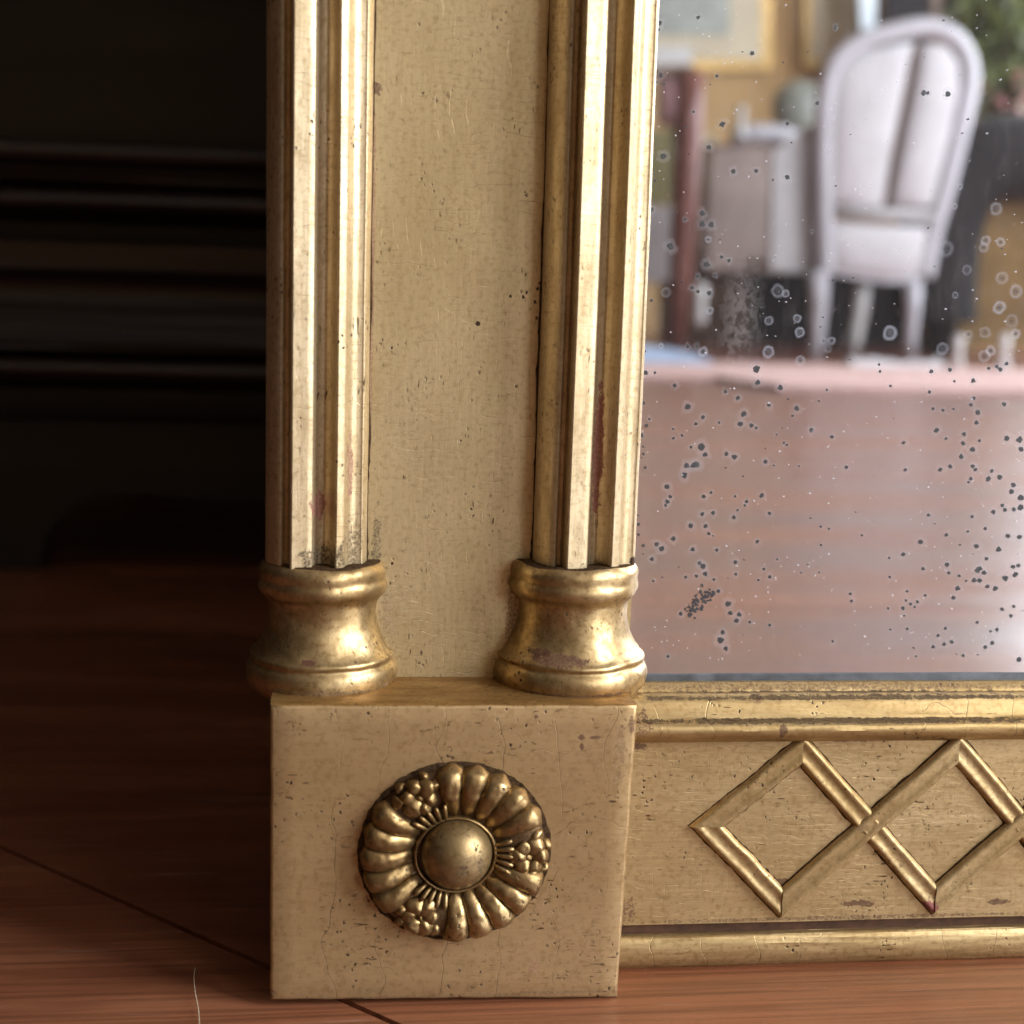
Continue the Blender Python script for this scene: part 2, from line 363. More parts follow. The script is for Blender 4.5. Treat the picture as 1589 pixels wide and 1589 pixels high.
def shaft(cx, R, zb, name='column_shaft', seed=0, outer=-1):
    P = shaft_profile(); g = G(); rows = []
    Q = []
    for a, b in zip(P, P[1:]):
        Q += [a, ((a[0] + b[0]) / 2, (a[1] + b[1]) / 2)]
    Q.append(P[-1])
    N = 260
    for i in range(N + 1):
        z = zb + (ZT - zb) * (i / N) ** 1.6
        dr = 1
        row = []
        for x, y in Q:
            p = Vector((cx + x * R * dr, y * R * dr, z))
            e = .00010 * noise.noise((x * 3 + seed, z * 30, 1)) + .00005 * noise.noise((x * 5 + seed, z * 220, 5))
            d = Vector((x, y, 0)).normalized() * e
            row.append(p + d + Vector((.00035 * noise.noise((seed + 4, z * 10, 0)), 0, 0)))
        rows.append(row)
    g.grid(rows); o = g.make(name, M_shaft, mir, angle=38)
    g = G()
    for sgn in (-1, 1):
        if sgn == outer: continue
        rr = []
        for i in range(241):
            z = zb + (ZT - zb) * (i / 240) ** 1.6
            wv = .0002 + .0006 * max(0, noise.noise((seed + sgn, z * 60, 4)) + .15) + .0008 * max(0, noise.noise((seed + sgn, z * 500, 9))) ** 1.5
            rr.append([Vector((cx + sgn * R * .94, -.0009, z)), Vector((cx + sgn * R * .99, -.0007, z)), Vector((cx + sgn * (R * .99 + wv), -.0002, z))])
        g.grid(rr)
    obj('joint_grime', g.v, g.f, M_grime_shade, o)
    return o
def col_c(l, r, y):          # centre and radius of a half column from its silhouettes
    a, b = at_y(l, y, 0), at_y(r, y, 0); return (a.x + b.x) / 2, (b.x - a.x) / 2
zr = at_y(497, 868, -.004).z
cxL, RL = col_c(413, 574, 500); cxR, RR = col_c(838, 1000, 500)
shaft(cxL, RL * 1.01, zr - .004, seed=0); shaft(cxR, RR * 1.01, zr - .004, seed=11, outer=1)
# column bases (lathe), profile from silhouettes
def base_prof(cx_px, R_list, ref):
    P = []
    for dpx, y in R_list:
        p = at_y(cx_px + dpx, y, 0); P.append((p.x - ref, p.z))
    return P
SIL = [(0, 868), (88, 868), (92, 870), (97, 876), (99, 883), (98, 890), (97.5, 895), (100, 901), (100, 908), (97, 916), (90, 922), (86, 928), (85, 940), (85, 952), (88, 968), (94, 984), (102, 999), (108, 1006), (112.5, 1009), (113.5, 1013), (111, 1017), (111.5, 1020), (116, 1025), (118.5, 1033), (118.5, 1043), (115, 1054), (108, 1062), (101, 1067), (98, 1070)]
RB = at_y(500 + 101, 1068, 0).x - at_y(500, 1068, 0).x
def col_base(cx, cpx, k, seed):
    pts = []
    for d, y in SIL:
        p = at_y(cpx + d, y, 0); q = at_y(cpx, y, 0); pts.append((max(1e-5, (p.x - q.x) * k), p.z))
    pts = [pts[0]] + smooth_prof(pts[1:], 1)
    g = G(); rows = []; n = 96
    for r, z in pts:
        row = []
        for j in range(n):
            a = 2 * math.pi * j / n
            p = Vector((cx + r * math.cos(a), r * .93 * math.sin(a), z))
            row.append(wob(p, 120, .00045, seed) + (wob(p, 420, .00016, seed) - p))
        rows.append(row)
    g.grid(rows, closed=True, caps=True)
    o = g.make('column_base', M_base, mir, angle=60)
    zt = pts[0][1]; grime_slot(o, lambda p: p.center.z > zt - .0006 and p.normal.z > .8)
    g = G(); zb_ = ZB + .0004; rr = []
    for k_, rad in enumerate((.8, 1.0, 1.0)):
        rr.append([Vector((cx + math.cos(a) * (RB * rad + (0, 0, .0008 + .0011 * max(-.5, noise.noise((math.cos(a) * 6, math.sin(a) * 6, seed))))[k_]), .93 * math.sin(a) * (RB * rad + (0, 0, .0008 + .0010 * max(-.5, noise.noise((math.cos(a) * 6, math.sin(a) * 6, seed))))[k_]), zb_ - (0, 0, .0003)[k_])) for a in [2 * math.pi * j / 96 for j in range(96)]])
    g.grid(rr, closed=True); obj('joint_grime', g.v, g.f, M_grime_shade, o)
    return o
cbL = at_y(500, 980, 0).x; cbR = at_y(887, 980, 0).x
col_base(cbL, 500, .985, 0); col_base(cbR, 887, .985, 5)
# bottom rail: body, upper moulding, lower bead, all extruded to the right
X0 = at_y(985, 1250, -.009).x - .012; X1 = .86  # unseen width drawn out so the mirror keeps window light off the chest
def prof_px(lst, x=1300):     # (pixel y, depth) -> (depth, z)
    return [(Y, at_y(x, py, Y).z) for py, Y in lst]
def extrude_x(name, prof, mat, x0=X0, x1=X1, n=220, amp=.0002, ang=35, seed=0, back=None):
    g = G(); rows = []
    if back is not None: prof = [(back, prof[0][1])] + prof + [(back, prof[-1][1])]
    for i in range(n + 1):
        x = x0 + (x1 - x0) * i / n
        rows.append([Vector((x, y + amp * noise.noise((x * 55 + seed, j * .8, 0)) + amp * .5 * noise.noise((x * 300 + seed, j, 0)), z + amp * noise.noise((x * 40 + seed, j * .7, 7)))) for j, (y, z) in enumerate(prof)])
    g.grid(rows); return g.make(name, mat, mir, angle=ang)
YR = -.0075
rail = extrude_x('bottom_rail', prof_px([(1143, YR), (1200, YR), (1300, YR), (1400, YR), (1428, YR)]), M_rail, back=.02, seed=3)
extrude_x('rail_groove', prof_px([(1426, YR + .001), (1430, YR + .0014), (1436, YR + .0022), (1446, YR + .0025), (1452, YR + .002)]), M_groove, back=.018, seed=4)
extrude_x('rail_moulding', prof_px([(1056, YG - .0008), (1058, .0005), (1066, -.0008), (1073, -.0015), (1075, -.0036)]) + smooth_prof(prof_px([(1075.5, -.0045), (1083, -.0068), (1094, -.0078), (1106, -.0086), (1115, -.0090)]), 1)
          + smooth_prof(prof_px([(1118, -.0098), (1121, -.0112), (1127, -.0122), (1136, -.0124), (1143, -.0118), (1148, -.0104), (1149.5, -.0085)]), 1) + prof_px([(1150, YR + .001)]), M_mould, back=.012, seed=9, amp=.00022)
extrude_x('rail_bead', smooth_prof(prof_px([(1442, YR + .002), (1443, YR - .0006), (1445, YR - .0018), (1450, YR - .0028), (1462, YR - .0034), (1478, YR - .0036), (1490, YR - .0028), (1495, YR - .0012), (1498, YR + .001)]), 2), M_mould, back=.015, seed=21, amp=.00018)
# lattice bars
YL = YR
UX, UZ = Vector((1, 0, 0)), Vector((0, 0, 1))
def bar(a, b, ma, mb, w=.00290, h=.0017, seed=0, lift=0.0):
    """one lattice strip from corner to corner, its ends cut along the planes ma and mb so that strips meet in a mitre"""
    a = a.copy(); b = b.copy()
    t = (b - a).normalized(); u = Vector((-t.z, 0, t.x)); n = Vector((0, -1, 0))
    pr = [(-1.3, .0), (-1.10, .08), (-1.02, .55), (-.84, .90), (-.62, .96), (-.42, .80), (-.15, .70), (.15, .70), (.40, .82), (.62, 1.0), (.84, .92), (1.02, .55), (1.10, .08), (1.3, .0)]
    N = 60; g = G(); rows = []
    for i in range(N + 1):
        f = i / N; row = []
        ww = w * (1 + .07 * noise.noise((f * 5 + seed, 5, 5)) * math.sin(math.pi * f))
        dx = u * (.0004 * noise.noise((f * 3 + seed, 1, 1)) * math.sin(math.pi * f))
        for j, (x, y) in enumerate(pr):
            if j in (0, len(pr) - 1): x = math.copysign(1.20 + (.22 * max(-.4, noise.noise((f * 14 + seed, x * 3, 2))) + .12 * noise.noise((f * 60 + seed, x * 3, 2))) * math.sin(math.pi * f), x)
            o_ = u * (x * ww)
            A = a + o_ - t * (o_.dot(ma) / t.dot(ma)); B = b + o_ - t * (o_.dot(mb) / t.dot(mb))
            p = A.lerp(B, f) + dx
            if 0 < y: p = p + n * (y * h * (1 + .10 * noise.noise((f * 6 + seed, x * 2, 0)) * math.sin(math.pi * f)) + lift + .00008 * noise.noise((f * 40 + seed, x * 3, 3)))
            else: p = p + n * (.00002 * (seed % 7 + 1))
            row.append(p)
        rows.append(row)
    g.grid(rows); ncol = len(pr) - 1
    o = obj('lattice_bar', g.v, g.f, M_lat, rail, angle=60); o.data.materials.append(M_grime_shade)
    for i, p in enumerate(o.data.polygons):
        if i % ncol in (0, ncol - 1): p.material_index = 1  # dark skirt on both edges: settled glaze plus the strip's painted edge shadow
    return o
STEP = at_y(1483, 1280, YL).x - at_y(1245, 1280, YL).x
def lp(px, py, k=0):          # a pixel on the rail face, moved k repeats along the rail
    a = at_y(px, py, YL); a.x += k * STEP; return a
LC, T0, B0 = (1097, 1281), (1244, 1163), (1211, 1399)
bar(lp(*LC), lp(*T0), UZ, UX, seed=1); bar(lp(*LC), lp(*B0), UZ, UX, seed=2)
for k_ in range(int((X1 - .06) / STEP) - 2):
    bar(lp(*B0, k_), lp(*T0, k_ + 1), UX, UX, seed=3 + k_, lift=.00035)               # rising strips lie over
    bar(lp(*T0, k_), lp(*B0, k_ + 1), UX, UX, seed=30 + k_)
# red bole and grime losses, thin flakes proud of the surface: small irregular sheets
def flake(name, pts, Yf, mat, parent=mir, n=1):
    """irregular patch of missing leaf following the surface below (pts in pixels)"""
    g = G(); c = Vector((sum(p[0] for p in pts) / len(pts), sum(p[1] for p in pts) / len(pts)))
    V = [at_y(x, y, Yf) for x, y in pts]
    g.add(V, [tuple(range(len(V)))]); return g.make(name, mat, parent, smooth=False)
# glass
g = G(); xg0 = at_y(960, 600, YG).x; zg0 = at_y(1300, 1070, YG).z
g.add([(xg0, YG, zg0 - .004), (X1 + .02, YG, zg0 - .004), (X1 + .02, YG, ZT), (xg0, YG, ZT), (xg0, YG + .004, zg0 - .004), (X1 + .02, YG + .004, zg0 - .004), (X1 + .02, YG + .004, ZT), (xg0, YG + .004, ZT)],
      [(0, 1, 2, 3), (4, 7, 6, 5), (0, 4, 5, 1), (1, 5, 6, 2), (2, 6, 7, 3), (3, 7, 4, 0)])
k = NT('silvered_glass')
k.b.inputs['Metallic'].default_value = 1; k.b.inputs['Base Color'].default_value = (.90, .90, .93, 1); k.b.inputs['Roughness'].default_value = .012
dif = k.n('ShaderNodeBsdfDiffuse'); dif.inputs[0].default_value = (.80, .80, .90, 1)
mx = k.n('ShaderNodeMixShader')
veil = k.noise(k.map((1, 1, .6)), 14, 4, .6); fine = k.noise(k.map((1, 1, .3)), 260, 4, .7)
hz = k.n('ShaderNodeSeparateXYZ'); k.l(k.co, hz.inputs[0])
zl = at_y(1300, 600, YG).z; zz = k.math('ADD', k.math('DIVIDE', k.math('SUBTRACT', zl, hz.outputs[2]), .02), k.math('MULTIPLY', k.math('SUBTRACT', veil, .5), 3.0))
sheen_haze = k.ramp(zz, (0, 0), (1.0, .055))     # pale haze mixed into the lower glass, standing in for the floor's sheen
v = k.math('ADD', k.math('ADD', k.ramp(veil, (.3, .012), (.75, .045)), sheen_haze), k.math('MULTIPLY', k.ramp(fine, (.5, 0), (.8, .3)), .12))
c_ = at_y(1150, 500, YG); cm = k.n('ShaderNodeMapping'); cm.inputs['Location'].default_value = (-c_.x / .0075, 0, -c_.z / .020); cm.inputs['Scale'].default_value = (1 / .0075, 0, 1 / .020)
k.l(k.co, cm.inputs[0]); cl = k.n('ShaderNodeVectorMath', operation='LENGTH'); k.l(cm.outputs[0], cl.inputs[0])
blot = k.noise(k.warp(k.map((1, 1, .7)), 200, .004), 330, 4, .7)
cloud = k.math('MULTIPLY', k.ramp(k.math('ADD', cl.outputs['Value'], k.math('MULTIPLY', k.math('SUBTRACT', blot, .5), 4.5)), (.3, 1), (1.1, 0)), k.ramp(blot, (.42, .05), (.62, .30)))
# dusty specks
dv = k.vor(k.map((1, 1, 1)), 420, 'F1'); dg = k.noise(k.map((1, 1, 1)), 28, 3)
dust = k.math('MULTIPLY', k.ramp(dv.outputs['Distance'], (.05, 1), (.10, 0)), k.ramp(dg, (.44, 0), (.58, .6)))
v = k.math('ADD', v, dust); v = k.math('MAXIMUM', v, cloud)
k.l(k.mix(k.math('MULTIPLY', cloud, 1.5), (.84, .79, .80), (.42, .36, .30)), dif.inputs[0])
k.l(v, mx.inputs[0]); k.l(k.b.outputs[0], mx.inputs[1]); k.l(dif.outputs[0], mx.inputs[2]); k.l(mx.outputs[0], k.out.inputs[0])
glass = g.make('mirror_glass', k.m, mir, smooth=False)
extrude_x('rebate_reflection', prof_px([(1044, YG - .0001), (1046, YG - .0006), (1056, YG - .0008)]), simple('dark_rebate_reflection', (.07, .075, .085), .6, 0, .4, 200), seed=8, back=YG + .002, x0=xg0)  # dark strip painted in for the rebate's reflection at the glass foot
# foxing: spots where the silvering has failed (centre x, y, radius in zoomed pixels of the glass)
SP2 = '''228,97,7 264,97,6 289,119,8 53,119,6 56,204,10 95,205,6 174,256,8 511,243,10 505,190,14 602,265,11 431,306,8 381,280,7 228,342,12 290,385,8 260,411,7 441,412,10 455,371,11 486,419,8 505,428,6 557,336,7 669,349,10 652,379,5 729,437,9 355,406,5 205,459,6 168,432,5 169,470,6 72,392,5 42,456,6 241,506,6 283,505,14 298,536,9 384,533,9 418,546,10 224,580,11 261,577,13 250,580,10 215,619,12 812,464,7 618,488,5 629,496,5 587,455,4 870,587,7 678,582,4 543,565,8 577,580,4 143,666,10 157,706,7 146,727,9 138,742,6 292,705,8 322,690,6 420,705,5 528,702,9 466,726,7 459,742,5 287,777,8 331,772,8 430,761,5 415,790,8 559,774,7 300,825,8 240,824,10 313,856,7 331,865,4 170,876,9 101,900,9 122,917,11 248,920,8 346,923,7 82,959,8 510,888,7 421,972,8 276,976,8 291,988,11 298,1019,9 263,1028,7 220,1033,6 334,1042,6 423,1020,6 536,1000,6 514,1044,5 560,1032,7 590,960,4 88,1048,5 391,1141,11 351,1088,7 400,1178,9 436,1184,9 425,1208,9 199,1180,8 479,1214,6 369,1256,9 361,1288,13 382,1321,9 560,1226,6 148,1353,6 768,902,5 766,828,5 800,837,4 933,863,5 886,1100,6 891,1129,6 760,1013,4 687,1014,4 815,1292,5
1206,283,7 1215,199,8 1290,193,8 1308,239,5 1384,237,9 1447,187,6 1480,180,8 1494,192,9 1519,168,7 1003,172,5 1007,199,5 1049,258,5 791,274,5 759,319,4 1221,351,6 1262,357,6 1304,351,5 1375,335,7 1387,308,7 1404,366,10 1509,333,8 1398,406,8 1235,438,9 1347,453,8 1274,472,6 1343,490,8 1410,480,6 1381,515,10 1334,544,9 1102,488,7 1109,598,7 1520,470,11 1572,475,12 1577,514,10 1251,597,8 1291,584,8 1383,584,8 1393,597,7 1374,634,7 1365,648,5 1459,603,7 1445,635,10 1492,628,10 1547,660,10 1540,686,10 1578,710,12 1502,742,7 1467,768,9 1513,760,8 1549,758,8 1575,750,12 1203,782,6 1380,787,6 1433,836,7 1362,847,5 1275,862,7 1171,890,9 1331,902,4 1397,908,9 1525,865,9 1571,870,9 1487,920,10 1101,940,8 1044,954,5 1438,958,7 1279,982,9 1285,1015,7 1181,999,7 1327,1027,6 1046,1032,5 1403,1004,12 1412,998,9 1427,1014,9 1388,1045,9 1410,1046,9 1355,1048,5 1513,1038,11 1555,1022,10 1567,986,8 1546,990,8 1321,1078,9 1475,1078,10 1442,1070,8 1304,1116,8 1117,1090,5 1112,1127,5 1131,1141,6 1158,1132,6 1147,1153,5 1100,1158,7 1040,1159,5 1190,1106,5 1105,1189,4 1501,1163,7 1548,1151,6 1536,1189,7 1401,1215,6 1272,1240,6 1242,1269,6 1117,1242,5 1049,1244,4 1222,1315,7 1267,1304,7 1297,1295,7 1434,1316,7 1462,1299,8 1481,1245,7 1455,1252,5 1343,1350,6 1153,1353,4 1571,1366,10'''
SP1 = '''271,70,7 113,93,9 110,120,6 829,106,6 826,116,5 489,215,9 120,305,9 346,307,6 99,330,6 753,416,8 368,503,11 633,500,7 129,632,11 313,596,9 414,693,9 506,692,8 631,717,9 1184,376,11 1200,376,7 1281,380,11 79,847,10 157,997,12 287,863,10 288,907,11 324,909,11 217,887,6 305,1070,11 366,1041,7 396,1055,7 251,452,5 92,458,6 730,937,5 268,1118,7 340,1115,6 246,1165,7 270,1180,7 316,1186,9'''
RINGS = '''1477,845,22 1272,1007,28 1436,975,18 1428,1000,18 1496,980,16 1360,1093,18 1502,1125,22 1557,1180,24 593,1178,24 625,1188,14 557,1298,16 672,1290,15 682,1346,18 778,1380,14 811,1380,14 796,1412,14 555,1425,22 684,1460,18 1046,1348,26 1365,1355,16 1432,1346,20 1555,1352,18 1430,1442,22 1455,1420,18 1490,1245,22 1312,1195,12 1260,1412,22 1540,1300,24 1310,835,10 1332,755,10 140,1184,18 290,1424,18 312,970,12 318,1258,14 120,1400,9'''
def parse(t, oy): 
    R = []
    for q in t.split():
        x, y, r = map(float, q.split(',')); R.append((980 + x / 2.609, oy + y / 2.609, r / 2.609))
    return R
spots = [(x, y, r, 0) for x, y, r in parse(SP2, 500) + parse(SP1, 0)] + [(x, y, r, 1) for x, y, r in parse(RINGS, 0)]
rs = random.Random(3)
for i in range(70):            # the dense cluster low on the left
    t = rs.random(); spots.append((1068 + 32 * t + rs.gauss(0, 5 + 5 * t), 952 - 36 * t + rs.gauss(0, 5), rs.uniform(.8, 2.4), 2))
for i in range(26):            # along the left edge
    y = rs.uniform(60, 900); spots.append((1016 - .033 * y + abs(rs.gauss(0, 7)), y, rs.uniform(.8, 2.6), 2))
for i in range(220):
    spots.append((rs.uniform(1020, 1589), rs.uniform(0, 1030), rs.uniform(.5, 1.3), 3 if rs.random() < .75 else 2))
for i in range(150):           # outside the picture the foxing goes on
    spots.append((rs.uniform(1600, 3200), rs.uniform(-900, 1030), rs.uniform(1.5, 5), rs.choice((0, 0, 1))))
g = G(); kinds = []
for i, (x, y, r, kd) in enumerate(spots):
    c = at_y(x, y, YG - .00006 - .0000006 * i); e = (at_y(x + r, y, YG) - at_y(x, y, YG)).x
    Rt = e * (2.7 if kd == 0 else 1.25 if kd == 1 else 1.1); n = 20
    sd = rs.uniform(0, 99); ring = []
    for j in range(n):
        a = 2 * math.pi * j / n; q = 1 + (.5 if kd != 1 else .2) * noise.noise((math.cos(a) * 1.1 + sd, math.sin(a) * 1.1, 0))
        ring.append((math.cos(a) * q, math.sin(a) * q))
    b = len(g.v); g.v.append(c); kinds.append((0, kd))
    for t in (.33, .66, 1.0):
        for (u, w) in ring: g.v.append(c + Vector((u * Rt * t, 0, w * Rt * t))); kinds.append((t, kd))
    for j in range(n): g.f.append((b, b + 1 + j, b + 1 + (j + 1) % n))
    for t in range(2):
        for j in range(n): g.f.append((b + 1 + t * n + j, b + 1 + (t + 1) * n + j, b + 1 + (t + 1) * n + (j + 1) % n, b + 1 + t * n + (j + 1) % n))
me = bpy.data.meshes.new('foxing_spots'); me.from_pydata([tuple(p) for p in g.v], [], g.f)
at = me.attributes.new('spot', 'FLOAT_VECTOR', 'POINT')
for i, (t, kd) in enumerate(kinds): at.data[i].vector = (t, kd, .35 + .65 * random.Random(i // 61).random() if kd == 1 else 1)
k = NT('foxed_silver')
A = k.n('ShaderNodeAttribute', attribute_name='spot'); sx = k.n('ShaderNodeSeparateXYZ'); k.l(A.outputs['Vector'], sx.inputs[0])
t = k.math('ADD', sx.outputs[0], k.math('MULTIPLY', k.math('SUBTRACT', k.noise(k.map((1, 1, 1)), 2600, 3), .5), .12))
def eq(v, n): return k.math('COMPARE', v, n)
is0 = k.ramp(sx.outputs[1], (0, 1), (.5, 0), interp='CONSTANT')
is1 = k.math('LESS_THAN', k.math('ABSOLUTE', k.math('SUBTRACT', sx.outputs[1], 1.0)), .4)
is2 = k.math('LESS_THAN', k.math('ABSOLUTE', k.math('SUBTRACT', sx.outputs[1], 2.0)), .4)
is3 = k.math('LESS_THAN', k.math('ABSOLUTE', k.math('SUBTRACT', sx.outputs[1], 3.0)), .4)
a0 = k.ramp(t, (0, .97), (.31, .95), (.38, .07), (.80, .05), (1.0, 0))
a1 = k.ramp(t, (0, .7), (.22, .6), (.32, .06), (.58, .10), (.68, .27), (.78, .10), (.95, .11), (1.0, 0))
al = k.math('ADD', k.math('ADD', k.math('MULTIPLY', a0, is0), k.math('MULTIPLY', a1, is1)), k.math('ADD', k.math('MULTIPLY', is2, .9), k.math('MULTIPLY', is3, .45)))
c0 = k.ramp(t, (0, (.035, .037, .042)), (.35, (.045, .047, .05)), (.42, (.62, .62, .68)))
c1 = k.ramp(t, (0, (.05, .05, .06)), (.24, (.09, .09, .10)), (.34, (.45, .47, .55)), (.6, (.72, .75, .85)))
colr = k.mix(is1, c0, c1); colr = k.mix(is2, colr, (.045, .045, .05)); colr = k.mix(is3, colr, (.8, .8, .85))
k.l(colr, k.b.inputs['Base Color']); k.l(k.math('MULTIPLY', al, sx.outputs[2]), k.b.inputs['Alpha']); k.b.inputs['Roughness'].default_value = .5
me.materials.append(k.m); fx = bpy.data.objects.new('foxing_spots', me); COL.objects.link(fx); fx.parent = glass; fx['kind'] = 'stuff'

# ------------------------------------------------------------------ rosette on the block
RC = at_y(706, 1321, YF); RRm = (at_y(855, 1321, YF).x - at_y(557, 1321, YF).x) / 2
RCy = (at_y(706, 1185, YF).z - at_y(706, 1459, YF).z) / 2; SQ = RCy / RRm
def rp(r, a, h): return Vector((RC.x + RRm * r * math.cos(a), YF - h * RRm, RC.z + RRm * SQ * r * math.sin(a)))
def ring_h(r):                       # height of the swelling ring, fractions of the radius
    if r < .36: return .10
    t = (r - .40) / .58; t = min(max(t, 0), 1)
    return .05 + .17 * math.sin(math.pi * t ** 1.25) ** .8
g = G(); rows = []
for r in [0, .2, .36, .40, .5, .6, .7, .8, .86, .91, .94, .95]:
    rows.append([rp(r * (1 + .012 * noise.noise((math.cos(a) * 3, math.sin(a) * 3, 1))), a, (ring_h(r) * .62 if r < .945 else -.01)) for a in [2 * math.pi * j / 120 for j in range(120)]])
g.grid(rows, closed=True)
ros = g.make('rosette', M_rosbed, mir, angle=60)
g = G(); g.grid([[rp(rr * (1 + (.004 if rr > 1 else .0) * (1 + 5 * noise.noise((math.cos(a) * 14, math.sin(a) * 14, 2)))), a, hh) for a in [2 * math.pi * j / 160 for j in range(160)]] for rr, hh in ((.93, .012), (.99, .010), (1.005, .004))], closed=True); g.make('joint_grime', M_grime_shade, ros)
def petal(a0, wid, seed, r0=.415, r1=1.0):
    g = G(); rows = []; NR, NA = 16, 12
    for i in range(NR + 1):
        t = i / NR; t = t + .06 * math.sin(2 * math.pi * t); r = r0 + (r1 - r0) * t
        end = math.sqrt(max(0, 1 - ((t - .84) / .16) ** 2)) if t > .84 else 1
        start = min(1, .45 + t * 3.2)
        wl = max(.012, wid * .53 * end * start)
        hh = ring_h(r * .985); sweep = .05 * math.sin(t * math.pi * .9); row = []
        for j in range(NA + 1):
            s = -1 + 2 * j / NA
            dome = max(0, 1 - s * s) ** .5
            h = hh * .55 + .13 * (.40 + .60 * t) * dome * (end ** .8) * min(1, t * 6 + .2) + .006 * noise.noise((t * 6 + seed, s * 2, 0))
            if abs(s) == 1: h = hh * .45 - .02
            if t > .995: h = -.01
            row.append(wob(rp(r * (1 + .012 * noise.noise((seed, 1, 1))), a0 + sweep + s * wl, h), 600, .00025, seed))
        rows.append(row)
    g.grid(rows); return g.make('petal', M_ros, ros, angle=70)
def blob(g, c, rx, rz, h, n=10):    # small raised bead on the rosette plane; c = (r, a)
    base = rp(c[0], c[1], ring_h(c[0]) * .6); rows = []
    for i in range(7):
        t = i / 6 * math.pi / 2
        rows.append([base + Vector((math.cos(a) * rx * math.cos(t) * RRm, -h * RRm * math.sin(t), math.sin(a) * rz * math.cos(t) * RRm)) for a in [2 * math.pi * j / n for j in range(n)]])
    g.grid(rows, closed=True, caps=True)
def bead_at(g, x, z, base, rad, h, n=12):
    rows = []; q0 = len(g.v)
    for i in range(6):
        t = i / 5 * math.pi / 2 * .98
        rows.append([base + Vector((x + math.cos(a) * rad * math.cos(t), -h * math.sin(t), z + math.sin(a) * rad * math.cos(t))) for a in [2 * math.pi * j / n for j in range(n)]])
    g.grid(rows, closed=True, caps=True)
    g.v[q0:] = [wob(p, 500, .0006, 3) for p in g.v[q0:]]
sd = 0
for q, cen in enumerate((-1, 121, 242)):
    for kk in range(5):
        sd += 1; petal(math.radians(cen + 27.5 + kk * 16.6 - (2 if q == 1 else 0)), math.radians(17.6), sd * 3.1)
    g = G(); a = math.radians(cen)
    base = rp(.76, a, ring_h(.76) * .55)
    nb = 6
    for j in range(nb):
        b = 2 * math.pi * j / nb + q
        rr = .118 * RRm; bead_at(g, math.cos(b) * rr, math.sin(b) * rr, base, (.092 + .018 * math.sin(j * 2.3 + q)) * RRm, .075 * RRm)
    bead_at(g, 0, 0, base, .05 * RRm, .055 * RRm)
    g.make('floret', M_ros, ros)
    for da, rr_, sz in ((-14.5, .82, .075), (14, .86, .08), (-9, .93, .06), (7, .94, .06)):
        g = G(); b2 = rp(rr_, a + math.radians(da), ring_h(rr_) * .5); bead_at(g, 0, 0, b2, sz * RRm, .065 * RRm)
        g.make('bud', M_ros, ros)
    for j in range(5):
        aa = a + math.radians(-15 + 7.5 * j); g = G()
        p0, p1 = rp(.415, aa, .10), rp(.60, aa + math.radians(1.5 * (j - 2)), .165); g.tube([p0, p0.lerp(p1, .3), p0.lerp(p1, .7), p1], [.016 * RRm, .026 * RRm, .030 * RRm, .018 * RRm], 8)
        g.make('leaf_rib', M_ros, ros)
# rim around the boss, and the boss
g = G(); rows = []
for r, h in ((.385, .02), (.395, .09), (.405, .115), (.42, .115), (.43, .09), (.435, .03)):
    rows.append([rp(r * (1 + .012 * noise.noise((math.cos(a) * 6, math.sin(a) * 6, 3))), a, h) for a in [2 * math.pi * j / 80 for j in range(80)]])
g.grid(rows, closed=True); g.make('boss_rim', M_ros, ros)
g = G(); rows = []; bc = rp(0, 0, 0) + Vector((.0002, 0, .0003))
for i in range(15):
    t = i / 14 * math.pi / 2
    rr = .372 * RRm * math.cos(t) ** .95 if i < 14 else 1e-5; hh = (.06 + .345 * math.sin(t)) * RRm
    rows.append([bc + Vector((math.cos(a) * rr, -hh, math.sin(a) * rr)) for a in [2 * math.pi * j / 56 for j in range(56)]])
g.grid(rows, closed=True, caps=True)
M_boss = gilt('gilt_boss', (.46, .34, .18), (.31, .215, .10), (.36, .50), .82, 'n', 1.5, .9, False, 'h', .3, .8,
              [(718, 1348, 9, 10, YF - .008, DARK, .85), (746, 1346, 6, 12, YF - .008, DARK, .8), (722, 1336, 24, 10, YF - .008, BROWN, .4), (694, 1366, 20, 7, YF - .008, BROWN, .5)])
g.make('boss', M_boss, ros)

# the far stile and the top rail, outside the picture, repeat the same parts
DX = X1 - at_y(990, 1300, 0).x + .088
def copy_part(o, dx, par=None):
    c = o.copy(); COL.objects.link(c); c.parent = par or mir
    if par is None: c.location.x += dx
    for h in o.children: copy_part(h, 0, c)
for o in list(mir.children):
    if o.name.split('.')[0] in ('corner_block', 'stile_panel', 'column_shaft', 'column_base', 'rosette'): copy_part(o, DX)
g = G(); g.box((xl - .005, -.012, ZT), (xl - .005 + DX + .105, .03, ZT + .11)); g.make('top_rail', M_rail, mir, smooth=False)
# ------------------------------------------------------------------ the dark chest behind
YC = at_z(60, 880, 0).y
chest = thing('wooden_chest', 'dark wooden chest with moulded base and shaped foot in the shadow behind the mirror', 'chest', (0, YC + .25, 0))
CO = chest.location
CX0, CX1 = at_y(-420, 500, YC).x, .75
def cz(py, dy=0): return at_y(200, py, YC + dy).z
def cprof(name, lst, mat, n=3, sm=1):
    prof = [(YC + dy, cz(py, dy)) for py, dy in lst]
    if sm: prof = smooth_prof(prof, sm)
    g = G(); rows = []
    N = 60
    for i in range(N + 1):
        x = CX0 + (CX1 - CX0) * i / N
        rows.append([Vector((x, y + .0006 * noise.noise((x * 7, j, 0)), z + .0006 * noise.noise((x * 5, j * 3, 2)))) for j, (y, z) in enumerate([(YC + .06, prof[0][1])] + prof + [(YC + .06, prof[-1][1])])])
    g.grid(rows, caps=True); v = [p - CO for p in g.v]
    o = obj(name, v, g.f, mat, chest, angle=40); return o
